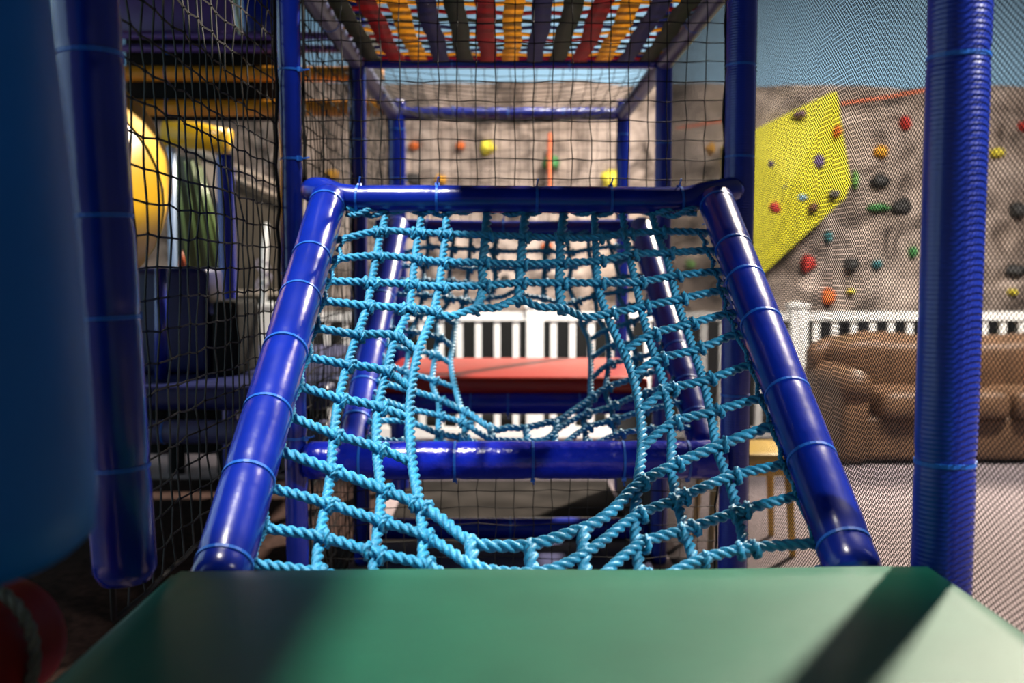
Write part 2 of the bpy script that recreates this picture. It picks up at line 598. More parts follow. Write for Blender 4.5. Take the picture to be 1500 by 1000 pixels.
# black padding at the foot of the rock wall, behind the fence
for i, lab in enumerate(('black wall pad behind the fence, in the shadow of the structure at left', 'black wall pad seen between balusters left of the middle fence post',
                         'black wall pad seen between balusters right of the middle fence post', 'black wall pad behind the fence post beside the sofa arm',
                         'black wall pad behind the fence above the first sofa cushion', 'black wall pad behind the fence at the picture edge')):
    x = -2.9 + i * 1.5
    o = rbox('wall_pad', (x, 8.62, 0.06), (x + 1.48, 8.86, 0.78), BLACKPAD, None, 0.03)
    setp(o, lab, 'wall pad', 'black wall pads behind the fence')
setp(rbox('crash_mat', (-4.4, 6.95, 0.0), (7.5, 8.6, 0.06), BLACKPAD, None, 0.02), 'black crash mat lying behind the white fence', 'crash mat')

# ------------------------------------------------------------------ white fence
FY = 6.7
fence = setp(empty('picket_fence', (0.2, FY, 0)), 'low white picket fence with square posts in front of the rock wall', 'fence')
posts = [0.2 - 1.85, 0.2, 0.2 + 1.85, 0.2 + 3.7]
pm = None
for x in posts:
    mb = MB()
    mb.box((-0.06, -0.06, 0), (0.06, 0.06, 0.95))
    mb.box((-0.072, -0.072, 0.95), (0.072, 0.072, 0.972))
    mb.add([(-0.06, -0.06, 0.972), (0.06, -0.06, 0.972), (0.06, 0.06, 0.972), (-0.06, 0.06, 0.972), (0, 0, 0.99)], [(0, 1, 4), (1, 2, 4), (2, 3, 4), (3, 0, 4)])
    if pm is None: pm = mb.mesh('post'); pm.materials.append(WHITE)
    o = link('post', pm, fence, None, False); o.location = (x - 0.2, 0, 0)
spans = [(-1.90 - 0.30, posts[0])] + [(posts[i], posts[i + 1]) for i in range(3)]
bal = MB().box((-0.022, -0.018, 0.09), (0.022, 0.018, 0.86)).mesh('baluster'); bal.materials.append(WHITE)
for a, b in spans:
    for z0, z1 in ((0.855, 0.915), (0.03, 0.10)):
        MB().box((a + 0.06 - 0.2, -0.032, z0), (b - 0.06 - 0.2, 0.032, z1)).build('rail', WHITE, fence)
    k = max(2, round((b - a) / 0.132))
    for i in range(1, k):
        o = link('baluster', bal, fence, None, False); o.location = (a + (b - a) * i / k - 0.2, 0, 0)

# ------------------------------------------------------------------ sofa
LEATHER = mat('brown_leather', (0.16, 0.085, 0.044), 0.5, var=0.22, scale=7, bump=0.25, bscale=26)
SX0, SX1, SY0, SY1 = 2.02, 4.2, 5.78, 6.62
sofa = setp(empty('sofa', (SX0, SY0, 0)), 'brown leather sofa with loose back cushions in front of the white fence', 'sofa')
def srel(v): return (v[0] - SX0, v[1] - SY0, v[2])
rbox('base', srel((SX0 + 0.10, SY0 + 0.05, 0.03)), srel((SX1 - 0.10, SY1 - 0.05, 0.30)), LEATHER, sofa, 0.03)
rbox('backrest', srel((SX0 + 0.12, SY1 - 0.24, 0.25)), srel((SX1 - 0.12, SY1, 0.66)), LEATHER, sofa, 0.07, 4)
for x0, x1 in ((SX0, SX0 + 0.24), (SX1 - 0.24, SX1)):
    a = rbox('armrest', srel((x0 + 0.03, SY0, 0.02)), srel((x1 - 0.03, SY1 - 0.04, 0.50)), LEATHER, sofa, 0.05, 4)
    xc = (x0 + x1) / 2
    pts = [srel((xc, SY0 - 0.02, 0.48)), srel((xc, SY0 + 0.03, 0.49)), srel((xc, SY0 + 0.4, 0.50)), srel((xc, SY1 - 0.12, 0.52)), srel((xc, SY1 - 0.06, 0.52))]
    o = MB().tube(pts, [0.092, 0.102, 0.105, 0.102, 0.08], 24).build('arm_roll', LEATHER, sofa, True)
sw = (SX1 - SX0 - 0.54) / 2
for i in range(2):
    cx = SX0 + 0.27 + sw * (i + 0.5)
    link('seat_cushion', pillow_mesh('seat_cushion', srel((cx, SY0 + 0.32, 0.375)), (sw / 2 - 0.004, 0.34, 0.09), 0.30, 0.16, lump=0.02, seed=i), sofa, LEATHER)
for i, (cx, hw, cz, tilt) in enumerate(((2.52, 0.40, 0.545, 0.03), (3.30, 0.40, 0.535, -0.05))):
    me = pillow_mesh('back_cushion', (0, 0, 0), (hw, 0.15, 0.235), 0.42, 0.34, lump=0.10, seed=4 + i * 3, nu=44, nv=26)
    o = link('back_cushion', me, sofa, LEATHER)
    o.location = srel((cx, SY1 - 0.32, cz)); o.rotation_euler = (0.22, tilt, 0)
me = pillow_mesh('throw_pillow', (0, 0, 0), (0.15, 0.08, 0.16), 0.6, 0.5, lump=0.08, seed=11)
o = link('corner_cushion', me, sofa, LEATHER); o.location = srel((2.17, SY1 - 0.22, 0.60)); o.rotation_euler = (0.3, -0.25, 0.2)

# ------------------------------------------------------------------ play frame: posts and beams
LV, TOP = 0.68, 2.03
XL, XR = -0.61, 0.61
R1, R2, R3, R4 = 1.42, 2.63, 3.86, 5.13


def post(x, y, r, z1, label, pys=(), material=BLUE, z0=0.0, tie_rot=None, lean=0.0):
    A, B = Vector((x, y, z0)), Vector((x + lean, y, z1))
    return padded('padded_post', label, 'post', [A, B], r, material, along_py(A, B, pys), 'padded posts of the play frame', tie_rot=tie_rot)


post(XL + 0.002, R1, 0.046, 2.2, 'dark blue padded post in front of the yellow spiral slide', (80, 317, 465, 683), tie_rot=0.4, z0=0.735, lean=-0.055)
post(XR + 0.02, R1, 0.044, 2.2, 'thick ribbed blue padded post nearest the camera beside the green platform', (85, 676), BLUE_RIB, tie_rot=0.2)
post(XL, R2, 0.031, 2.75, 'blue padded post at the upper corner of the front net, beside dark netting', (103, 233, 400, 641), tie_rot=-1.2)
post(XR, R2, 0.040, 2.6, 'ribbed blue padded post carrying the right end of the net top bar', (96, 230, 360, 578), BLUE_RIB, tie_rot=0.3)
post(XL, R3, 0.034, 2.3, 'slim blue padded post behind the netting at the left of the strap canopy', (205,), tie_rot=0)
post(XR, R3, 0.033, 2.3, 'slim ribbed blue padded post at the right of the strap canopy', (210,), BLUE_RIB, tie_rot=0)
post(XL + 0.02, R4, 0.048, 2.1, 'bright blue padded far post in front of the orange hold', (190, 262), tie_rot=0)
post(XR, R4, 0.034, 2.1, 'slim blue padded far post beside the large yellow block hold', (197,), tie_rot=0)


def beam(a, b, r, label, ties=(), material=BLUE, tie_rot=None, cat='beam'):
    a, b = Vector(a), Vector(b)
    L = (b - a).length
    return padded('padded_beam', label, cat, [a, b], r, material, [t * L for t in ties], 'padded beams of the play frame', tie_rot=tie_rot)


# canopy level
beam((XL + 0.03, R3, TOP), (XR - 0.03, R3, TOP), 0.030, 'blue padded beam along the far edge of the strap canopy', (0.3, 0.7))
beam((XL + 0.03, R4, TOP), (XR - 0.03, R4, TOP), 0.033, 'blue padded beam under the sagging roof net', (0.25, 0.5, 0.75))
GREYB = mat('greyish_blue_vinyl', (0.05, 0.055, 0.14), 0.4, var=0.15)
beam((XL, R2 + 0.02, TOP), (XL, R3, TOP), 0.036, 'greyish padded beam along the left edge of the strap canopy', (0.5,), GREYB)
beam((XR, R2 + 0.02, TOP), (XR, R3, TOP), 0.036, 'greyish padded beam along the right edge of the strap canopy', (0.5,), GREYB)
beam((XL, R3, TOP), (XL, R4, TOP), 0.036, 'greyish padded beam along the left edge of the roof net', (0.5,), GREYB)
beam((XR, R3, TOP), (XR, R4, TOP), 0.036, 'greyish padded beam along the right edge of the roof net', (0.5,), GREYB)
beam((XL + 0.03, R2, TOP + 0.04), (XR - 0.03, R2, TOP + 0.04), 0.036, 'blue padded beam over the front net, at the near edge of the strap canopy', (0.3, 0.7))
# deck level
GLOSSB = mat('glossy_wrinkled_blue_vinyl', (0.003, 0.012, 0.33), 0.22, var=0.15, scale=5, bump=0.35, bscale=24, coat=0.4)
def tx(pxs, y): return [(at(p, 675, y).x - (XL + 0.03)) / 1.16 for p in pxs]
beam((XL + 0.03, R2 - 0.02, LV), (XR - 0.03, R2 - 0.02, LV), 0.053, 'thick glossy blue beam crossing below the hole in the front net', tx((530, 667, 780, 911, 1005), R2), GLOSSB, -1.9)
beam((XL + 0.03, R3, 0.665), (XR - 0.03, R3, 0.665), 0.045, 'glossy blue beam under the red platform', (0.13, 0.36, 0.49, 0.74), GLOSSB, -1.9)
beam((XL + 0.03, R3 + 0.1, 0.12), (XR - 0.03, R3 + 0.1, 0.12), 0.045, 'blue padded beam near the floor below the net hole', (0.5,))

# inclined frames and their bars
def bar(path, r, label, ties, tie_rot):
    return padded('padded_bar', label, 'bar', path, r, BLUE, ties, 'padded bars at the net tops', tie_rot=tie_rot)


B1 = [at(452, 279, 2.56), at(475, 280, 2.53), at(512, 290, 2.50), at(640, 291, 2.50), at(780, 292, 2.50), at(900, 293, 2.50), at(1000, 293, 2.50), at(1035, 285, 2.52), at(1078, 277, 2.58)]
bar(B1, 0.035, 'blue padded bar along the top of the front rope net', [B1[0].x * 0 + (at(p, 291, 2.5).x - B1[0].x) + 0.02 for p in (524, 640, 786, 895, 997)], 1.0)
DY = 1.24
B2 = [Vector((-0.53, 2.53 + DY, 1.372)), Vector((0, 2.52 + DY, 1.362)), Vector((0.56, 2.53 + DY, 1.372))]
bar(B2, 0.034, 'blue padded bar along the top of the rear rope net', (0.2, 0.5, 0.85), 1.0)


def incl(A, B, r, label, pys, rot):
    return padded('inclined_tube', label, 'tube', [A, B], r, BLUE, along_py(A, B, pys), 'inclined tubes framing the rope nets', tie_rot=rot)


LA, LB = at(318, 862, 1.44), at(482, 288, 2.49)
RA, RB = at(1255, 850, 1.46), at(1047, 290, 2.49)
incl(LA, LB, 0.046, 'inclined blue padded tube along the left edge of the front net', (302, 378, 436, 513, 603, 702, 826), -1.57)
incl(RA, RB, 0.045, 'inclined blue padded tube along the right edge of the front net', (302, 366, 412, 475, 578, 674, 800), -1.57)
LA2, LB2 = at(513, 668, 2.74), at(583, 328, 3.74)
RA2, RB2 = at(1034, 662, 2.74), at(938, 330, 3.74)
incl(LA2, LB2, 0.046, 'inclined blue padded tube along the left edge of the rear net', (440, 509, 566, 617), -1.57)
incl(RA2, RB2, 0.048, 'inclined blue padded tube along the right edge of the rear net', (385, 420, 459, 515, 565, 612), -1.57)

# ------------------------------------------------------------------ rope nets
NB, NT = Vector((0, 1.47, 0.715)), Vector((0, 2.50, 1.365))
NDIR = (NT - NB).normalized(); NLEN = (NT - NB).length
NRM = Vector((0, -NDIR.z, NDIR.y))


def onnet(px, py):
    """point of the sagging net surface behind a picture position"""
    d = (FWD * F + RGT * (px - 750) - UPV * (py - 500)).normalized()
    sag = 0.0
    for _ in range(6):
        k = (NB - NRM * sag - CAM).dot(NRM) / d.dot(NRM)
        p = CAM + d * k
        t = min(1, max(0, (p - NB).dot(NDIR) / NLEN))
        sag = 0.075 * max(0, 1 - (p.x / 0.52) ** 2) * math.sin(math.pi * (0.08 + 0.84 * t))
    return p


L = [(507, 349), (497, 379), (485, 412), (476, 441), (465, 481), (454, 524), (441, 567), (428, 611), (413, 661), (398, 715), (390, 774), (373, 826)]
V1 = [(557, 342), (550, 378), (543, 417), (536, 451), (521, 493), (507, 537), (495, 586), (488, 639), (484, 691), (476, 740), (467, 789), (462, 842)]
V2 = [(612, 344), (607, 382), (603, 420), (597, 455), (578, 495), (565, 547), (553, 599), (552, 659), (558, 719), (554, 766), (548, 813), (546, 858)]
V3 = [(652, 346), (647, 387), (642, 423), (633, 459), (613, 512), (603, 566), (600, 609), (604, 674), (616, 744), (620, 787), (619, 830), (620, 872)]
V7 = [(873, 352), (875, 386), (877, 418), (892, 463), (914, 512), (928, 547), (938, 598), (941, 652), (934, 714), (931, 760), (934, 803), (940, 852)]
V8 = [(918, 346), (924, 376), (933, 417), (941, 453), (952, 494), (964, 530), (977, 575), (984, 624), (985, 686), (994, 734), (1006, 779), (1020, 826)]
V9 = [(965, 343), (977, 374), (986, 408), (994, 442), (1007, 479), (1019, 516), (1033, 561), (1043, 607), (1052, 657), (1069, 702), (1083, 753), (1093, 808)]
RR = [(1022, 340), (1034, 367), (1046, 398), (1054, 426), (1064, 460), (1077, 490), (1097, 535), (1112, 584), (1128, 625), (1146, 681), (1166, 727), (1192, 796)]
V4 = [(711, 348), (707, 388), (707, 422), (697, 455)]
V5 = [(766, 350), (763, 390), (761, 418), (760, 442)]
V6 = [(822, 352), (821, 388), (820, 418), (824, 455)]
TOPS = {1: (566, 312), 2: (619, 310), 3: (654, 316), 4: (714, 313), 5: (770, 311), 6: (826, 316), 7: (871, 316), 8: (912, 312), 9: (954, 308)}
OUT_L, OUT_R = -12, 12


def rope_net(name, label, shift, D, step, jit, seed):
    rnd = random.Random(seed)
    root = setp(empty(name, NB + shift), label, 'rope net', 'blue rope climbing nets')
    cache = {}

    def P(q, off=0.0):
        if q not in cache:
            p = onnet(*q)
            cache[q] = p + Vector((rnd.uniform(-jit, jit), 0, 0)) + NDIR * rnd.uniform(-jit, jit)
        return cache[q] - NB + NRM * off

    def rope(pts, d=D, part='rope', pitch=None):
        o = link(part, rope_mesh(part, pts, d, pitch or d * 2.6, step), root, ROPE)
        return o

    up, dn = D * 0.36, -D * 0.30
    nodes = []
    for r in range(12):
        lp = [P((L[r][0] - 14, L[r][1] - 4), -0.012), P(L[r])] + [P(V[r], up) for V in (V1, V2, V3)]
        rp = [P(V[r], up) for V in (V7, V8, V9)] + [P(RR[r]), P((RR[r][0] + 14, RR[r][1] - 4), -0.012)]
        nodes += [(V, r) for V in (V1, V2, V3, V7, V8, V9)]
        if r < 3:
            rope(lp + [P(V[r], up) for V in (V4, V5, V6)] + rp)
            nodes += [(V, r) for V in (V4, V5, V6)]
        elif r == 3:
            rope(lp + [P((660, 467), up), P(V4[3], up), P((728, 454), up), P(V5[3], up), P((790, 453), up), P(V6[3], up), P((857, 468), up)] + rp)
        elif r < 8:
            rope(lp[:-1] + [P(V3[r], dn)]); rope([P(V7[r], dn)] + rp[1:])
        elif r == 8:
            mid = [(644, 762), (683, 794), (712, 803), (738, 804), (772, 803), (808, 794), (839, 783), (868, 772), (899, 750)]
            rope(lp + [P(q, up) for q in mid] + rp, D * 1.12)
        elif r == 9:
            rope(lp + [P(q, up) for q in ((659, 811), (692, 832), (740, 842), (790, 842), (830, 829), (874, 803))] + rp)
        elif r == 10:
            rope(lp + [P(q, up) for q in ((690, 862), (780, 872), (860, 862))] + rp)
        else:
            rope(lp[:2] + [P(V1[r], up), P(V2[r], up), P((620, 874), up), P((780, 880), up), P((930, 866), up)] + rp[1:])
    for k, V in ((1, V1), (2, V2), (3, V3), (7, V7), (8, V8), (9, V9)):
        t = TOPS[k]
        rope([P((t[0], t[1] - 14), -0.01), P(t)] + [P(q, dn) for q in V], D * (1.06 if k in (3, 7) else 1.0))
    for k, V in ((4, V4), (5, V5), (6, V6)):
        t = TOPS[k]
        rope([P((t[0], t[1] - 14), -0.01), P(t)] + [P(q, dn) for q in V], D * 1.25)
    for a, b in (((690, 797), (694, 842)), ((777, 803), (780, 845)), ((854, 785), (857, 842))):
        rope([P((a[0], a[1] - 3), 0.004), P(a, up), P(((a[0] + b[0]) / 2, (a[1] + b[1]) / 2), 0.003), P(b, dn), P((b[0] + 2, b[1] + 22), dn)], D * 1.25)
    # knots: a wrap of rope on the row beside each crossing
    kn = rope_mesh('knot', [Vector((math.cos(a) * D * 0.60, math.sin(a) * D * 0.60, 0.16 * D * a / 6.28)) for a in np.linspace(0, 6.9, 12)], D * 0.62, D * 2.0, step * 1.1, 4)
    kn.materials.append(ROPE)
    for V, r in nodes:
        if V in (V3, V7) and 3 < r < 8: continue
        c = P(V[r], up * 0.6)
        i = {id(V1): 1, id(V2): 2, id(V3): 3, id(V4): 4, id(V5): 5, id(V6): 6, id(V7): 7, id(V8): 8, id(V9): 9}[id(V)]
        left = i <= 5
        nb = {1: L, 2: V1, 3: V2, 4: V3, 5: V4, 6: V5, 7: V8, 8: V9, 9: RR}[i]
        if r >= len(nb): nb = V5
        ax = (P(nb[r]) - P(V[r]))
        ax = ax if ax.x > 0 else -ax
        ax.normalize()
        for sgn in ((-1, 1) if rnd.random() < 0.3 else (1,)):
            o = link('knot', kn, root, None, True)
            a = (ax + NRM * rnd.uniform(-0.2, 0.2) + NDIR * rnd.uniform(-0.35, 0.35)).normalized()
            u, v, a = frame_of(a)
            M = Matrix((u, v, a)).transposed().to_4x4() @ Matrix.Rotation(rnd.random() * 6, 4, 'Z')
            M.translation = c + ax * sgn * D * 0.62
            o.matrix_local = M
    # doubled rope laced along the top bar
    for ph in (0, math.pi):
        pts = []
        for i in range(33):
            px = 508 + (1020 - 508) * i / 32
            py = 313 + 3.0 * math.sin(i * 0.9) - 2 * math.sin(i / 32 * math.pi)
            pts.append(P((px, py), 0.008) + NRM * 0.009 * math.cos(i * 1.5 + ph) + NDIR * 0.010 * math.sin(i * 1.5 + ph))
        rope(pts, D * 0.8, 'top_lacing')
    # thinner rope zigzagging along each inclined tube
    for E, s in ((L, -1), (RR, 1)):
        pts = []
        for r in range(12):
            q = E[r]
            pts.append(P((q[0] - s * 2, q[1]), 0.006))
            if r < 11:
                n2 = E[r + 1]
                f = 0.35
                pts.append(P((q[0] + (n2[0] - q[0]) * f + s * 9, q[1] + (n2[1] - q[1]) * f), -0.012))
                f = 0.70
                pts.append(P((q[0] + (n2[0] - q[0]) * f + s * 2, q[1] + (n2[1] - q[1]) * f), 0.010))
        rope(pts, D * 0.55, 'side_lacing')
    return root


rope_net('climbing_net', 'front blue twisted rope net with a large round hole, rising from the green platform', Vector((0, 0, 0)), 0.0205, 0.0055, 0.0, 1)
rope_net('climbing_net', 'rear blue twisted rope net seen through the hole of the front one', Vector((0.022, DY, -0.01)), 0.0205, 0.0075, 0.008, 2)

# ------------------------------------------------------------------ platforms
def pad(name, label, a, b, material, bev, cat='platform'):
    bm = bmesh.new()
    me = rbox_mesh(name, a, b, bev, 4)
    o = link(name, me, None, material, True)
    return setp(o, label, cat)


setp(empty('green_platform', (0, 0, 0)), 'green padded vinyl platform in the foreground', 'platform')
gp = bpy.data.objects['green_platform']
def soft_top():
    nx, ny = 40, 44
    x0, x1, y0, y1, z = -0.53, 0.605, -0.6, 1.395, 0.772
    vs_, fs_ = [], []
    for j in range(ny + 1):
        for i in range(nx + 1):
            x = x0 + (x1 - x0) * i / nx; y = y0 + (y1 - y0) * j / ny
            e = min(x - x0, x1 - x, y1 - y)
            dz = -0.02 * max(0, 1 - e / 0.025) ** 2 + 0.0035 * noise.noise(Vector((x * 3, y * 3, 1)))
            vs_.append((x, y, z + dz))
    n = nx + 1
    for j in range(ny):
        for i in range(nx):
            a = j * n + i
            fs_.append((a, a + 1, a + 1 + n, a + n))
    # skirt down the sides
    rim = [j * n for j in range(ny + 1)] + [ny * n + i for i in range(1, nx + 1)] + [j * n + nx for j in range(ny - 1, -1, -1)]
    k = len(vs_)
    for q in rim:
        x, y, zz = vs_[q]; vs_.append((x, y, 0.675))
    for i in range(len(rim) - 1):
        fs_.append((rim[i], rim[i + 1], k + i + 1, k + i))
    me = bpy.data.meshes.new('vinyl_cover'); me.from_pydata(vs_, [], fs_); me.update()
    return me
link('vinyl_cover', soft_top(), gp, GREEN)
MB().box((-0.52, -0.6, 0.655), (0.595, 1.385, 0.69)).build('plywood_base', mat('plywood', (0.12, 0.08, 0.05), 0.8, var=0.2), gp)

pad('red_platform', 'red padded vinyl platform beyond the rear net, before the white fence', (-0.545, 3.84, 0.70), (0.56, 4.72, 0.775), RED, 0.028)

# red roll with a grey rope tie, lower left corner
rr = padded('red_roll', 'red padded roll tied with grey rope under the hanging blue bag', 'padded roll', [(-0.69, 0.3, 0.745), (-0.675, 1.22, 0.735)], 0.078, mat('dull_red_vinyl', (0.30, 0.012, 0.006), 0.6, var=0.1, spec=0.2))
GROPE = mat('grey_rope', (0.24, 0.25, 0.19), 0.8, var=0.3, scale=60)
pts = [Vector((0.012 + 0.088 * math.cos(a), 0.80 + 0.03 * math.sin(a * 0.5), 0.0 + 0.088 * math.sin(a))) for a in np.linspace(-0.6, 5.9, 26)]
link('rope_tie', rope_mesh('rope_tie', pts, 0.017, 0.05, 0.006), rr, GROPE)

# hanging blue bumper bag, at the left picture edge
bag = setp(empty('bumper_bag', (-0.572, 0.80, 0.945)), 'large bright blue hanging bumper bag at the left edge, out of focus', 'bumper bag')
bag.rotation_euler = (0, -0.055, 0)
prof = [(0.0, 0), (0.12, 0.001), (0.160, 0.004), (0.172, 0.014), (0.176, 0.05)] + [(0.176 + 0.004 * math.sin(z * 7), z) for z in np.linspace(0.14, 1.0, 14)] + [(0.168, 1.05), (0.12, 1.075), (0.0, 1.08)]
vs_, fs_ = [], []
n = 48
for r, z in prof:
    for k in range(n):
        a = 2 * math.pi * k / n
        f = 1 + 0.012 * noise.noise(Vector((math.cos(a) * 3, math.sin(a) * 3, z * 0.8)))
        vs_.append((r * f * math.cos(a), r * f * math.sin(a), z))
for j in range(len(prof) - 1):
    for k in range(n):
        a, b = j * n + k, j * n + (k + 1) % n
        fs_.append((a, b, b + n, a + n))
me = bpy.data.meshes.new('bag_body'); me.from_pydata(vs_, [], fs_); me.update()
link('bag_body', me, bag, BLUE_BRIGHT)
MB().tube([(0, 0, 1.06), (0, 0, 1.2)], 0.015, 8).build('hanging_strap', BLACKPAD, bag)

# ------------------------------------------------------------------ strap canopy
SCOL = [(0.045, 0.065, 0.028), (0.34, 0.012, 0.010), (0.70, 0.44, 0.02), (0.035, 0.045, 0.16)]
SM = [mat('strap_' + n_, c, 0.55, bump=0.2, bscale=120) for n_, c in zip(('green', 'red', 'yellow', 'blue'), SCOL)]
for M_ in SM:                       # thin webbing lets some light through
    nt = M_.node_tree
    b_ = nt.nodes['Principled BSDF']; out_ = nt.nodes['Material Output']
    tr = nt.nodes.new('ShaderNodeBsdfTranslucent'); tr.inputs[0].default_value = b_.inputs['Base Color'].default_value
    mx_ = nt.nodes.new('ShaderNodeMixShader'); mx_.inputs[0].default_value = 0.5
    nt.links.new(b_.outputs[0], mx_.inputs[1]); nt.links.new(tr.outputs[0], mx_.inputs[2]); nt.links.new(mx_.outputs[0], out_.inputs[0])
can = setp(empty('strap_canopy', (0, 2.68, TOP)), 'woven canopy of green, red, yellow and blue straps over the net', 'canopy')
NL, NC = 13, 13
xs = [-0.535 + 0.0892 * i for i in range(NL)]
ys = [0.045 + 0.0895 * i for i in range(NC)]


def strap(pts, side, half, material):
    mb = MB()
    side = Vector(side)
    C_ = [Vector(p) for p in pts]
    vs_ = []
    for p in C_:
        for s_, z in ((-1, -0.0012), (1, -0.0012), (1, 0.0012), (-1, 0.0012)):
            vs_.append(p + side * half * s_ + Vector((0, 0, z)))
    fs_ = [(0, 1, 2, 3)]
    for i in range(len(C_) - 1):
        for k in range(4):
            a, b = i * 4 + k, i * 4 + (k + 1) % 4
            fs_.append((a, a + 4, b + 4, b))
    k = (len(C_) - 1) * 4
    fs_.append((k + 3, k + 2, k + 1, k))
    return mb.add(vs_, fs_).build('strap', material, can, True)


def sagz(x, y): return -0.02 * (1 - (x / 0.56) ** 2) * math.sin(math.pi * min(1, max(0, y / 1.16)))
for i, x in enumerate(xs):
    pts = [(x, -0.02, 0)]
    for j in range(NC):
        pts.append((x + 0.004 * math.sin(i * 2.1 + j), ys[j], sagz(x, ys[j]) - 0.010 - 0.004 * (1 if (i + j) % 2 else -1)))
    pts.append((x, 1.185, -0.002))
    strap(pts, (1, 0, 0), 0.031, SM[i % 4])
for j, y in enumerate(ys):
    pts = [(-0.60, y, 0)]
    for i in range(NL):
        pts.append((xs[i], y + 0.004 * math.sin(j * 1.7 + i), sagz(xs[i], y) + 0.004 * (1 if (i + j) % 2 else -1)))
    pts.append((0.60, y, 0))
    strap(pts, (0, 1, 0), 0.021, SM[(j * 3 + 1) % 4])

# ------------------------------------------------------------------ black safety nets
def net(name, label, fn, nu, nv, r, jit, seed, border=True, group='black safety nets'):
    """square mesh knotted net on the surface fn(u, v), u and v in 0..1"""
    rnd = random.Random(seed)
    root = setp(empty(name, fn(0, 0)), label, 'net', group)
    o = fn(0, 0)
    G = [[fn(i / nu, j / nv) - o + Vector((rnd.uniform(-jit, jit), rnd.uniform(-jit, jit), rnd.uniform(-jit, jit))) for i in range(nu + 1)] for j in range(nv + 1)]
    V, Fc = [], []

    def strand(pts):
        k0 = len(V)
        for i, p in enumerate(pts):
            t = (pts[min(i + 1, len(pts) - 1)] - pts[max(i - 1, 0)]).normalized()
            u = t.orthogonal().normalized(); v = t.cross(u)
            for a in (0, 2.094, 4.189):
                V.append(p + (u * math.cos(a) + v * math.sin(a)) * r)
        for i in range(len(pts) - 1):
            for k in range(3):
                a, b = k0 + i * 3 + k, k0 + i * 3 + (k + 1) % 3
                Fc.append((a, b, b + 3, a + 3))
    for j in range(nv + 1): strand(G[j])
    for i in range(nu + 1): strand([G[j][i] for j in range(nv + 1)])
    for row in G:
        for p in row:                      # knots
            k = len(V); q = r * 2.0
            V.extend([p + Vector(d) * q for d in ((1, 0, 0), (-1, 0, 0), (0, 1, 0), (0, -1, 0), (0, 0, 1), (0, 0, -1))])
            Fc.extend([(k + a, k + b, k + c) for a, b, c in ((0, 2, 4), (2, 1, 4), (1, 3, 4), (3, 0, 4), (2, 0, 5), (1, 2, 5), (3, 1, 5), (0, 3, 5))])
    me = bpy.data.meshes.new('mesh_strands')
    me.from_pydata([tuple(v) for v in V], [], Fc); me.update()
    s = link('mesh_strands', me, root, BLACKNET, False)
    s['kind'] = 'stuff'
    if border:
        loop = [G[0][i] for i in range(nu + 1)] + [G[j][nu] for j in range(1, nv + 1)] + [G[nv][i] for i in range(nu - 1, -1, -1)] + [G[j][0] for j in range(nv - 1, -1, -1)]
        MB().tube(loop, r * 2.2, 6).build('border_rope', BLACKNET, root, True)
    return root


def quad(a, b, c, d, wob=0.0, seed=0.0):
    a, b, c, d = map(Vector, (a, b, c, d))
    def fn(u, v):
        p = (a * (1 - u) + b * u) * (1 - v) + (d * (1 - u) + c * u) * v
        if wob:
            n_ = (b - a).cross(d - a).normalized()
            p += n_ * wob * noise.noise(p * 1.7 + Vector((seed, seed, 0))) * 4 * math.sin(math.pi * u) ** 0.5
        return p
    return fn


CELL = 0.0525
net('safety_net', 'black square mesh net hanging above the front net top bar', quad((-0.575, R2 + 0.01, 1.40), (0.57, R2 + 0.01, 1.40), (0.57, R2 + 0.01, 2.03), (-0.575, R2 + 0.01, 2.03), 0.005, 1), 22, 12, 0.0018, 0.0035, 1)
net('safety_net', 'black square mesh net hanging below the thick glossy blue beam', quad((-0.575, R2 + 0.03, 0.05), (0.57, R2 + 0.03, 0.05), (0.57, R2 + 0.03, 0.63), (-0.575, R2 + 0.03, 0.63), 0.008, 2), 22, 12, 0.0014, 0.004, 2)
net('safety_net', 'black square mesh net closing the far end high above the red platform', quad((-0.56, R4 - 0.02, 1.46), (0.575, R4 - 0.02, 1.46), (0.575, R4 - 0.02, 2.0), (-0.56, R4 - 0.02, 2.0), 0.006, 3), 22, 10, 0.0019, 0.004, 3)
net('safety_net', 'dark mesh net on the left side between the two nearest posts', quad((XL - 0.03, R1 + 0.04, 0.66), (XL - 0.03, R2 - 0.03, 0.66), (XL - 0.03, R2 - 0.03, 2.3), (XL - 0.03, R1 + 0.04, 2.3), 0.006, 4), 21, 30, 0.0023, 0.004, 4)
net('safety_net', 'dark mesh net on the left side behind the front net top bar', quad((XL - 0.02, R2 + 0.03, 0.1), (XL - 0.02, R3 - 0.03, 0.1), (XL - 0.02, R3 - 0.03, 2.05), (XL - 0.02, R2 + 0.03, 2.05), 0.006, 5), 23, 37, 0.0023, 0.004, 5)
net('safety_net', 'dark mesh net on the left side of the far bay', quad((XL - 0.02, R3 + 0.03, 0.7), (XL - 0.02, R4 - 0.03, 0.7), (XL - 0.02, R4 - 0.03, 2.05), (XL - 0.02, R3 + 0.03, 2.05), 0.006, 6), 23, 26, 0.0023, 0.004, 6)
def roof(u, v):
    x = XL + 0.03 + 1.16 * u; y = R3 + 0.02 + (R4 - R3 - 0.04) * v
    return Vector((x, y, TOP - 0.01 - 0.105 * (4 * u * (1 - u)) ** 0.8 * (4 * v * (1 - v)) ** 0.6))
net('safety_net', 'sagging black roof net over the far bay behind the strap canopy', roof, 22, 24, 0.0019, 0.004, 7)


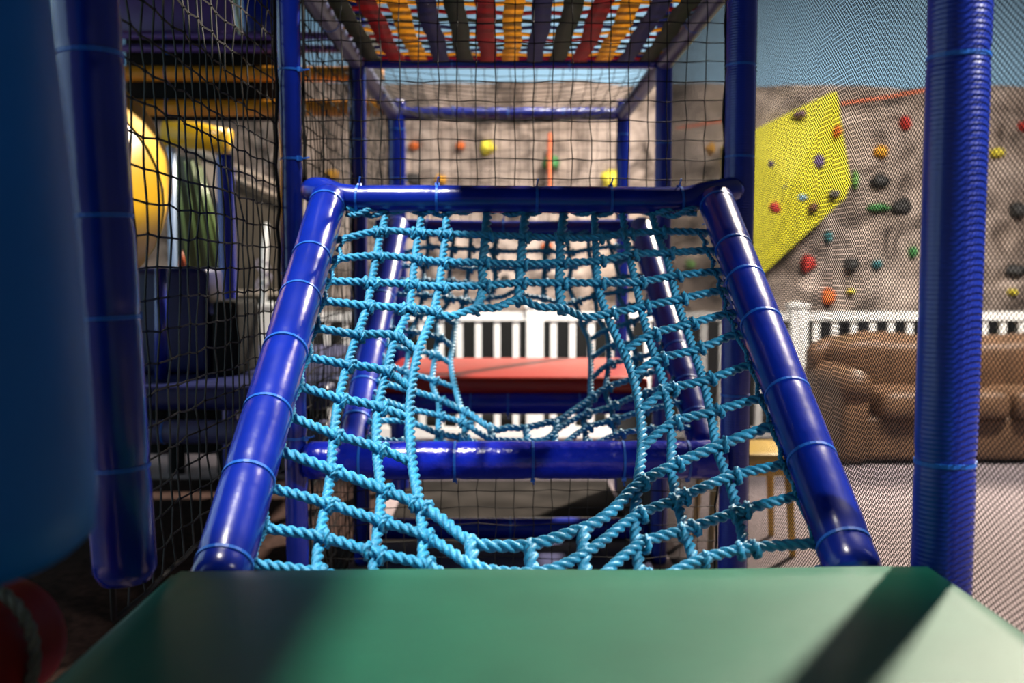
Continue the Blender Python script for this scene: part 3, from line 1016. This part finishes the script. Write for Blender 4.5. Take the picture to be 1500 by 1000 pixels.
def fine_net(label, y0, y1, z0, z1, x, cy=0.0125, cz=0.0100, r=0.00105):
    """knitted diamond mesh: two crossing families of thin strands"""
    root = setp(empty('mesh_screen', (x, y0, z0)), label, 'mesh screen', 'fine black mesh screens')
    Ly, Lz = y1 - y0, z1 - z0
    V, Fc = [], []
    sl = cz / cy
    for fam in (1, -1):
        n_ = int((Ly + Lz / sl) / cy) + 1
        for i in range(n_):
            c = i * cy
            # line: z = fam*sl*(y - yi)
            pts = []
            if fam == 1:
                a, b = c - Lz / sl, c
            else:
                a, b = c - Lz / sl, c
            ya, yb = max(0, a), min(Ly, b)
            if yb - ya < 0.002: continue
            za, zb = (ya - a) * sl, (yb - a) * sl
            if fam == -1: za, zb = Lz - za, Lz - zb
            k = len(V)
            nrm = Vector((0, -(zb - za), yb - ya)).normalized()
            for (yy, zz) in ((ya, za), (yb, zb)):
                for ox, on in ((1, 0), (0, 1), (-1, 0), (0, -1)):
                    V.append((ox * r * 0.7, yy + nrm.y * on * r, zz + nrm.z * on * r))
            Fc.extend([(k + q, k + (q + 1) % 4, k + 4 + (q + 1) % 4, k + 4 + q) for q in range(4)])
    me = bpy.data.meshes.new('mesh_strands'); me.from_pydata(V, [], Fc); me.update()
    s = link('mesh_strands', me, root, FINENET, False); s['kind'] = 'stuff'
    MB().tube([(0, 0, 0), (0, Ly, 0), (0, Ly, Lz), (0, 0, Lz), (0, 0, 0)], 0.004, 6).build('border_rope', BLACKNET, root)
    return root


fine_net('fine black mesh screen between the two nearest posts in front of the sofa', R1 + 0.0, R2 + 0.06, 0.05, 2.2, XR + 0.055)
fine_net('fine black mesh screen at the far right edge, this side of the nearest post', 0.2, R1 - 0.0, 0.05, 2.2, XR + 0.055)
fine_net('fine black mesh screen beside the strap canopy, seen almost edge on', R2 + 0.01, R3, 0.05, 2.03, XR + 0.03)

# ------------------------------------------------------------------ left-hand play structure seen through the net
# yellow spiral slide
ss = setp(empty('spiral_slide', (-1.42, 2.62, 0.78)), 'glossy yellow spiral slide tube behind the dark netting', 'slide')
def spiral(t): # t 0..1
    a = -0.55 + t * 2.9
    return Vector((-0.55 + 0.55 * math.cos(a), 0.35 + 0.55 * math.sin(a), 0.55 + 0.55 * t))
for k in range(5):
    pts = [spiral((k + i / 7) / 5) for i in range(8)]
    o = MB().tube(pts, [0.335] + [0.325] * 6 + [0.335], 32, False).build('tube_section', YELLOW, ss, True)

# beams at the end of the left bay
def lbar(y, z, r, label, material, x0=-2.3, x1=-0.66):
    return padded('padded_beam', label, 'beam', [(x0, y, z), (x1, y, z)], r, material, (0.5, 1.1), 'padded beams of the side structure')


lbar(5.15, at(300, 108, 5.15).z, 0.040, 'upper orange padded beam of the structure at left', ORANGE)
lbar(5.15, at(300, 158, 5.15).z, 0.042, 'lower orange padded beam of the structure at left', ORANGE)
lbar(5.15, at(300, 52, 5.15).z, 0.020, 'upper thin purple rail of the structure at left', PURPLE)
lbar(5.15, at(300, 71, 5.15).z, 0.020, 'lower thin purple rail of the structure at left', PURPLE)
def board(name, label, px0, py0, px1, py1, Y, th, material, cat, bev=0.008):
    a, b = at(px0, py1, Y), at(px1, py0, Y)
    o = rbox(name, (0, 0, 0), (b.x - a.x, th, b.z - a.z), material, None, bev, 2)
    o.location = (a.x, Y, a.z)
    return setp(o, label, cat)


board('fascia_board', 'black fascia board behind the orange beams at left', 186, 40, 408, 176, 5.22, 0.04, BLACKPAD, 'board')
board('purple_board', 'purple board above the thin purple rails', 150, -40, 340, 46, 5.2, 0.03, PURPLE, 'board')
board('blue_board', 'dark blue board beside the green-white pole at the top', 356, -40, 410, 50, 5.2, 0.03, BLUE, 'board')
GW = mat('pale_green_plastic', (0.45, 0.62, 0.42), 0.3)
o = MB().tube([at(342, -20, 5.12), at(347, 20, 5.12), at(353, 50, 5.12)], 0.012, 10).build('curved_pole', GW, None, True)
setp(o, 'thin pale green curved pole between the purple and blue boards', 'pole')
post(-1.46, 5.0, 0.044, at(336, 226, 5.0).z, 'blue padded post beside the green slide in the left structure', (530,), z0=0)
# unseen decks added to block light over the left structure, platform and front net
setp(rbox('light_block_deck', (-3.4, 0.2, 2.74), (-0.66, 5.2, 2.82), BLACKPAD, None, 0.01), 'added unseen black deck blocking light above the structure at left', None, None, 'structure')
setp(rbox('light_block_deck', (-0.66, -1.6, 2.12), (0.66, 1.38, 2.20), BLACKPAD, None, 0.01), 'added unseen black deck blocking light over the green platform', None, None, 'structure')
setp(rbox('light_block_deck', (-0.30, 1.40, 2.12), (0.66, 2.74, 2.20), BLACKPAD, None, 0.01), 'added unseen black half deck blocking sun over the right side of the front net', None, None, 'structure')
setp(rbox('sun_block_board', (-0.675, 3.80, 2.10), (-0.655, 5.08, 2.74), BLACKPAD, None, 0.004, 1), 'black board added to block sun beside the strap canopy', None, None, 'structure')  # added board that keeps sun out of the left bay
# green slide, yellow pipe, pale pole
gs = setp(empty('green_slide', at(290, 392, 6.3)), 'olive green ribbed slide chute in the background at left', 'slide')
g0 = Vector(gs.location)
poly = [at(257, 226, 6.3) - g0, at(288, 232, 6.3) - g0, at(331, 392, 6.3) - g0, Vector((at(331, 392, 6.3).x, 6.3, 0)) - g0, Vector((at(257, 392, 6.3).x, 6.3, 0)) - g0]
MB().prism(poly, (0, 0.06, 0)).build('chute_bed', GREENP, gs)
GRIB = mat('light_green_plastic', (0.22, 0.34, 0.10), 0.3)
for xa, xb in ((258, 276), (271, 292), (281, 307), (289, 319), (294, 330)):
    MB().tube([at(xa, 236 if xa < 289 else 244, 6.27) - g0, at(xb, 390, 6.27) - g0], 0.006, 8).build('rib', GRIB, gs, True)
yb = setp(empty('yellow_tube', at(242, 194, 6.15)), 'short yellow tube sloping above the green slide', 'tube')
y0_ = Vector(yb.location)
MB().tube([at(242, 194, 6.15) - y0_, at(296, 200, 6.15) - y0_, at(333, 207, 6.15) - y0_], [0.085, 0.083, 0.075], 20).build('tube_body', YELLOW, yb, True)
MB().tube([at(327, 206, 6.14) - y0_, at(335, 208, 6.14) - y0_], 0.082, 20).build('end_cap', YELLOW, yb, True)
PALE = mat('pale_blue_metal', (0.30, 0.42, 0.62), 0.4)
setp(MB().tube([at(250, 172, 6.15), Vector((at(251, 400, 6.15).x, 6.15, 0))], 0.026, 12).build('pale_pole', PALE, None, True), 'pale blue upright pole left of the green slide', 'pole')
CONE = mat('orange_cone', (0.8, 0.14, 0.03), 0.5)
cb = at(267, 391, 4.15)
setp(MB().tube([cb, cb + Vector((0, 0, 0.07))], [0.018, 0.003], 14).build('orange_cone', CONE, None, True), 'small orange cone at the foot of the green slide', 'cone')
# ramp with white stringers and brown panel
WOOD = mat('brown_panel', (0.075, 0.055, 0.035), 0.7, var=0.15, scale=3)
TAN = mat('tan_trim', (0.42, 0.33, 0.25), 0.6)
rp = setp(empty('ramp_wall', at(380, 440, 7.3)), 'brown panelled ramp wall with tan sloping handrails in the background at left', 'ramp')
r0 = Vector(rp.location)
MB().prism([at(290, 226, 7.3) - r0, at(430, 296, 7.3) - r0, Vector((at(430, 470, 7.3).x, 7.3, 0.06)) - r0, Vector((at(290, 470, 7.3).x, 7.3, 0.06)) - r0], (0, 0.1, 0)).build('panel', WOOD, rp)
MB().tube([at(272, 214, 7.24) - r0, at(430, 280, 7.24) - r0], 0.022, 10).build('handrail', TAN, rp, True)
MB().tube([at(300, 240, 7.24) - r0, at(430, 298, 7.24) - r0], 0.018, 10).build('handrail', TAN, rp, True)
MB().prism([at(294, 236, 7.22) - r0, at(324, 250, 7.22) - r0, at(325, 318, 7.22) - r0], (0, 0.03, 0)).build('gusset', TAN, rp)
MB().box(tuple(at(340, 432, 7.22) - r0), tuple(at(425, 424, 7.26) - r0)).build('ledge', TAN, rp)
wp = setp(empty('white_upright', at(388, 424, 7.05)), 'narrow white upright with a grey looped cable in the background', 'post')
w0 = Vector(wp.location)
MB().tube([Vector((at(385, 424, 7.05).x, 7.05, 0.06)) - w0, at(386, 424, 7.05) - w0, at(388, 372, 7.05) - w0, at(391, 326, 7.05) - w0], [0.024, 0.024, 0.028, 0.016], 12).build('upright', WHITE, wp, True)
sq = [at(374 + 12 + 11 * math.cos(a), 402 + 16 * math.sin(a * 0.5) + 8 * math.sin(a), 6.98) - w0 for a in np.linspace(0, 12, 40)]
MB().tube(sq, 0.008, 8).build('looped_cable', mat('grey_cable', (0.25, 0.22, 0.28), 0.5), wp, True)

# deck of the left bay with its blue block
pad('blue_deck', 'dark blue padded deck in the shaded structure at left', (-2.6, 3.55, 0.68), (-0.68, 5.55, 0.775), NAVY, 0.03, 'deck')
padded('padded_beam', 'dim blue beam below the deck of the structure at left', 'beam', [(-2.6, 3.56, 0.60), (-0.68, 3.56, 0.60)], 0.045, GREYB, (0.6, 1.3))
a = at(196, 545, 3.95); b = at(312, 392, 3.95)
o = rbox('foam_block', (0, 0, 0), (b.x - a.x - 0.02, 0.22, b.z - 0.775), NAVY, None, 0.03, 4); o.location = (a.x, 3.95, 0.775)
setp(o, 'blue foam block standing on the shaded deck at left', 'foam block')
a = at(314, 545, 3.9); b = at(350, 440, 3.9)
o = rbox('foam_step', (0, 0, 0), (b.x - a.x, 0.35, b.z - 0.775), BLACKPAD, None, 0.02, 3); o.location = (a.x, 3.88, 0.775)
setp(o, 'black foam block beside the blue one on the shaded deck', 'foam block')
o = MB().tube([at(236, 556, 3.7), at(236, 392, 3.7)], 0.024, 14).build('block_highlight', BLUE, None, True)  # rod drawn in place of the foam block's vertical highlight
setp(o, 'slim blue rod standing in for the glossy highlight on the blue foam block', 'pole')
# dark skirting boards at the back of the left deck, two of them raised off the floor
sk = setp(empty('skirting_screen', (at(300, 600, 5.62).x, 5.62, 0)), 'black skirting screen of upright boards behind the shaded deck at left', 'screen')
for p0, p1, raised, zt in ((150, 214, 0, 1.15), (214, 244, 1, 1.15), (244, 268, 0, 1.15), (268, 316, 1, 1.15), (316, 345, 0, 1.15), (345, 480, 0, 0.62)):
    x0, x1 = at(p0, 600, 5.62).x, at(p1, 600, 5.62).x
    zb = 0.12 if raised else 0.0
    o = rbox('board', (0, 0, 0), (x1 - x0 - 0.004, 0.04, zt - zb), BLACKPAD, sk, 0.004, 1)
    o.location = (x0 - sk.location.x, 0, zb)
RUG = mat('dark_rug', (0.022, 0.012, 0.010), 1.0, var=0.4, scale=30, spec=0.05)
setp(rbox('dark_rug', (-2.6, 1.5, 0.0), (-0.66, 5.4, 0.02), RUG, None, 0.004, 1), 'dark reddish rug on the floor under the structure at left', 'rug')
setp(rbox('mat_or_shade', (-0.56, 1.5, 0.0), (0.56, 4.02, 0.05), mat('navy_mat', (0.006, 0.008, 0.05), 0.8, var=0.2, spec=0.15), None, 0.02, 2), 'navy floor mat lying below the rope nets', 'floor mat')

setp(rbox('mat_or_shade', (-0.56, 4.06, 0.0), (0.56, 5.3, 0.03), mat('carpet_shade', (0.016, 0.014, 0.013), 1.0, var=0.5, scale=5, spec=0.04), None, 0.01, 2), 'dark grey sheet standing in for the shade under the red platform', 'floor mat')  # dark sheet painting in the platform's shade on the carpet
# ------------------------------------------------------------------ yellow stool on the carpet
STY = mat('stool_yellow', (0.70, 0.42, 0.03), 0.35)
st = setp(empty('yellow_stool', (1.03, 4.1, 0)), 'yellow plastic stool on the carpet behind the mesh screen', 'stool')
rbox('seat', (-0.20, -0.18, 0.385), (0.17, 0.18, 0.44), STY, st, 0.018, 3)
rbox('apron', (-0.17, -0.15, 0.34), (0.14, 0.15, 0.39), STY, st, 0.01, 2)
for sx, sy in ((-1, -1), (1, -1), (-1, 1), (1, 1)):
    x, y = -0.015 + sx * 0.155, sy * 0.14
    MB().tube([(x, y, 0.37), (x + sx * 0.02, y + sy * 0.02, 0.0)], [0.018, 0.014], 10).build('leg', STY, st, True)
setp(rbox('skirt_board', (0.58, 3.9, 0.0), (0.62, 5.05, 0.62), mat('dark_grey_panel', (0.03, 0.03, 0.03), 0.7), None, 0.005, 1), 'dark grey board closing the side below the red platform', 'board')
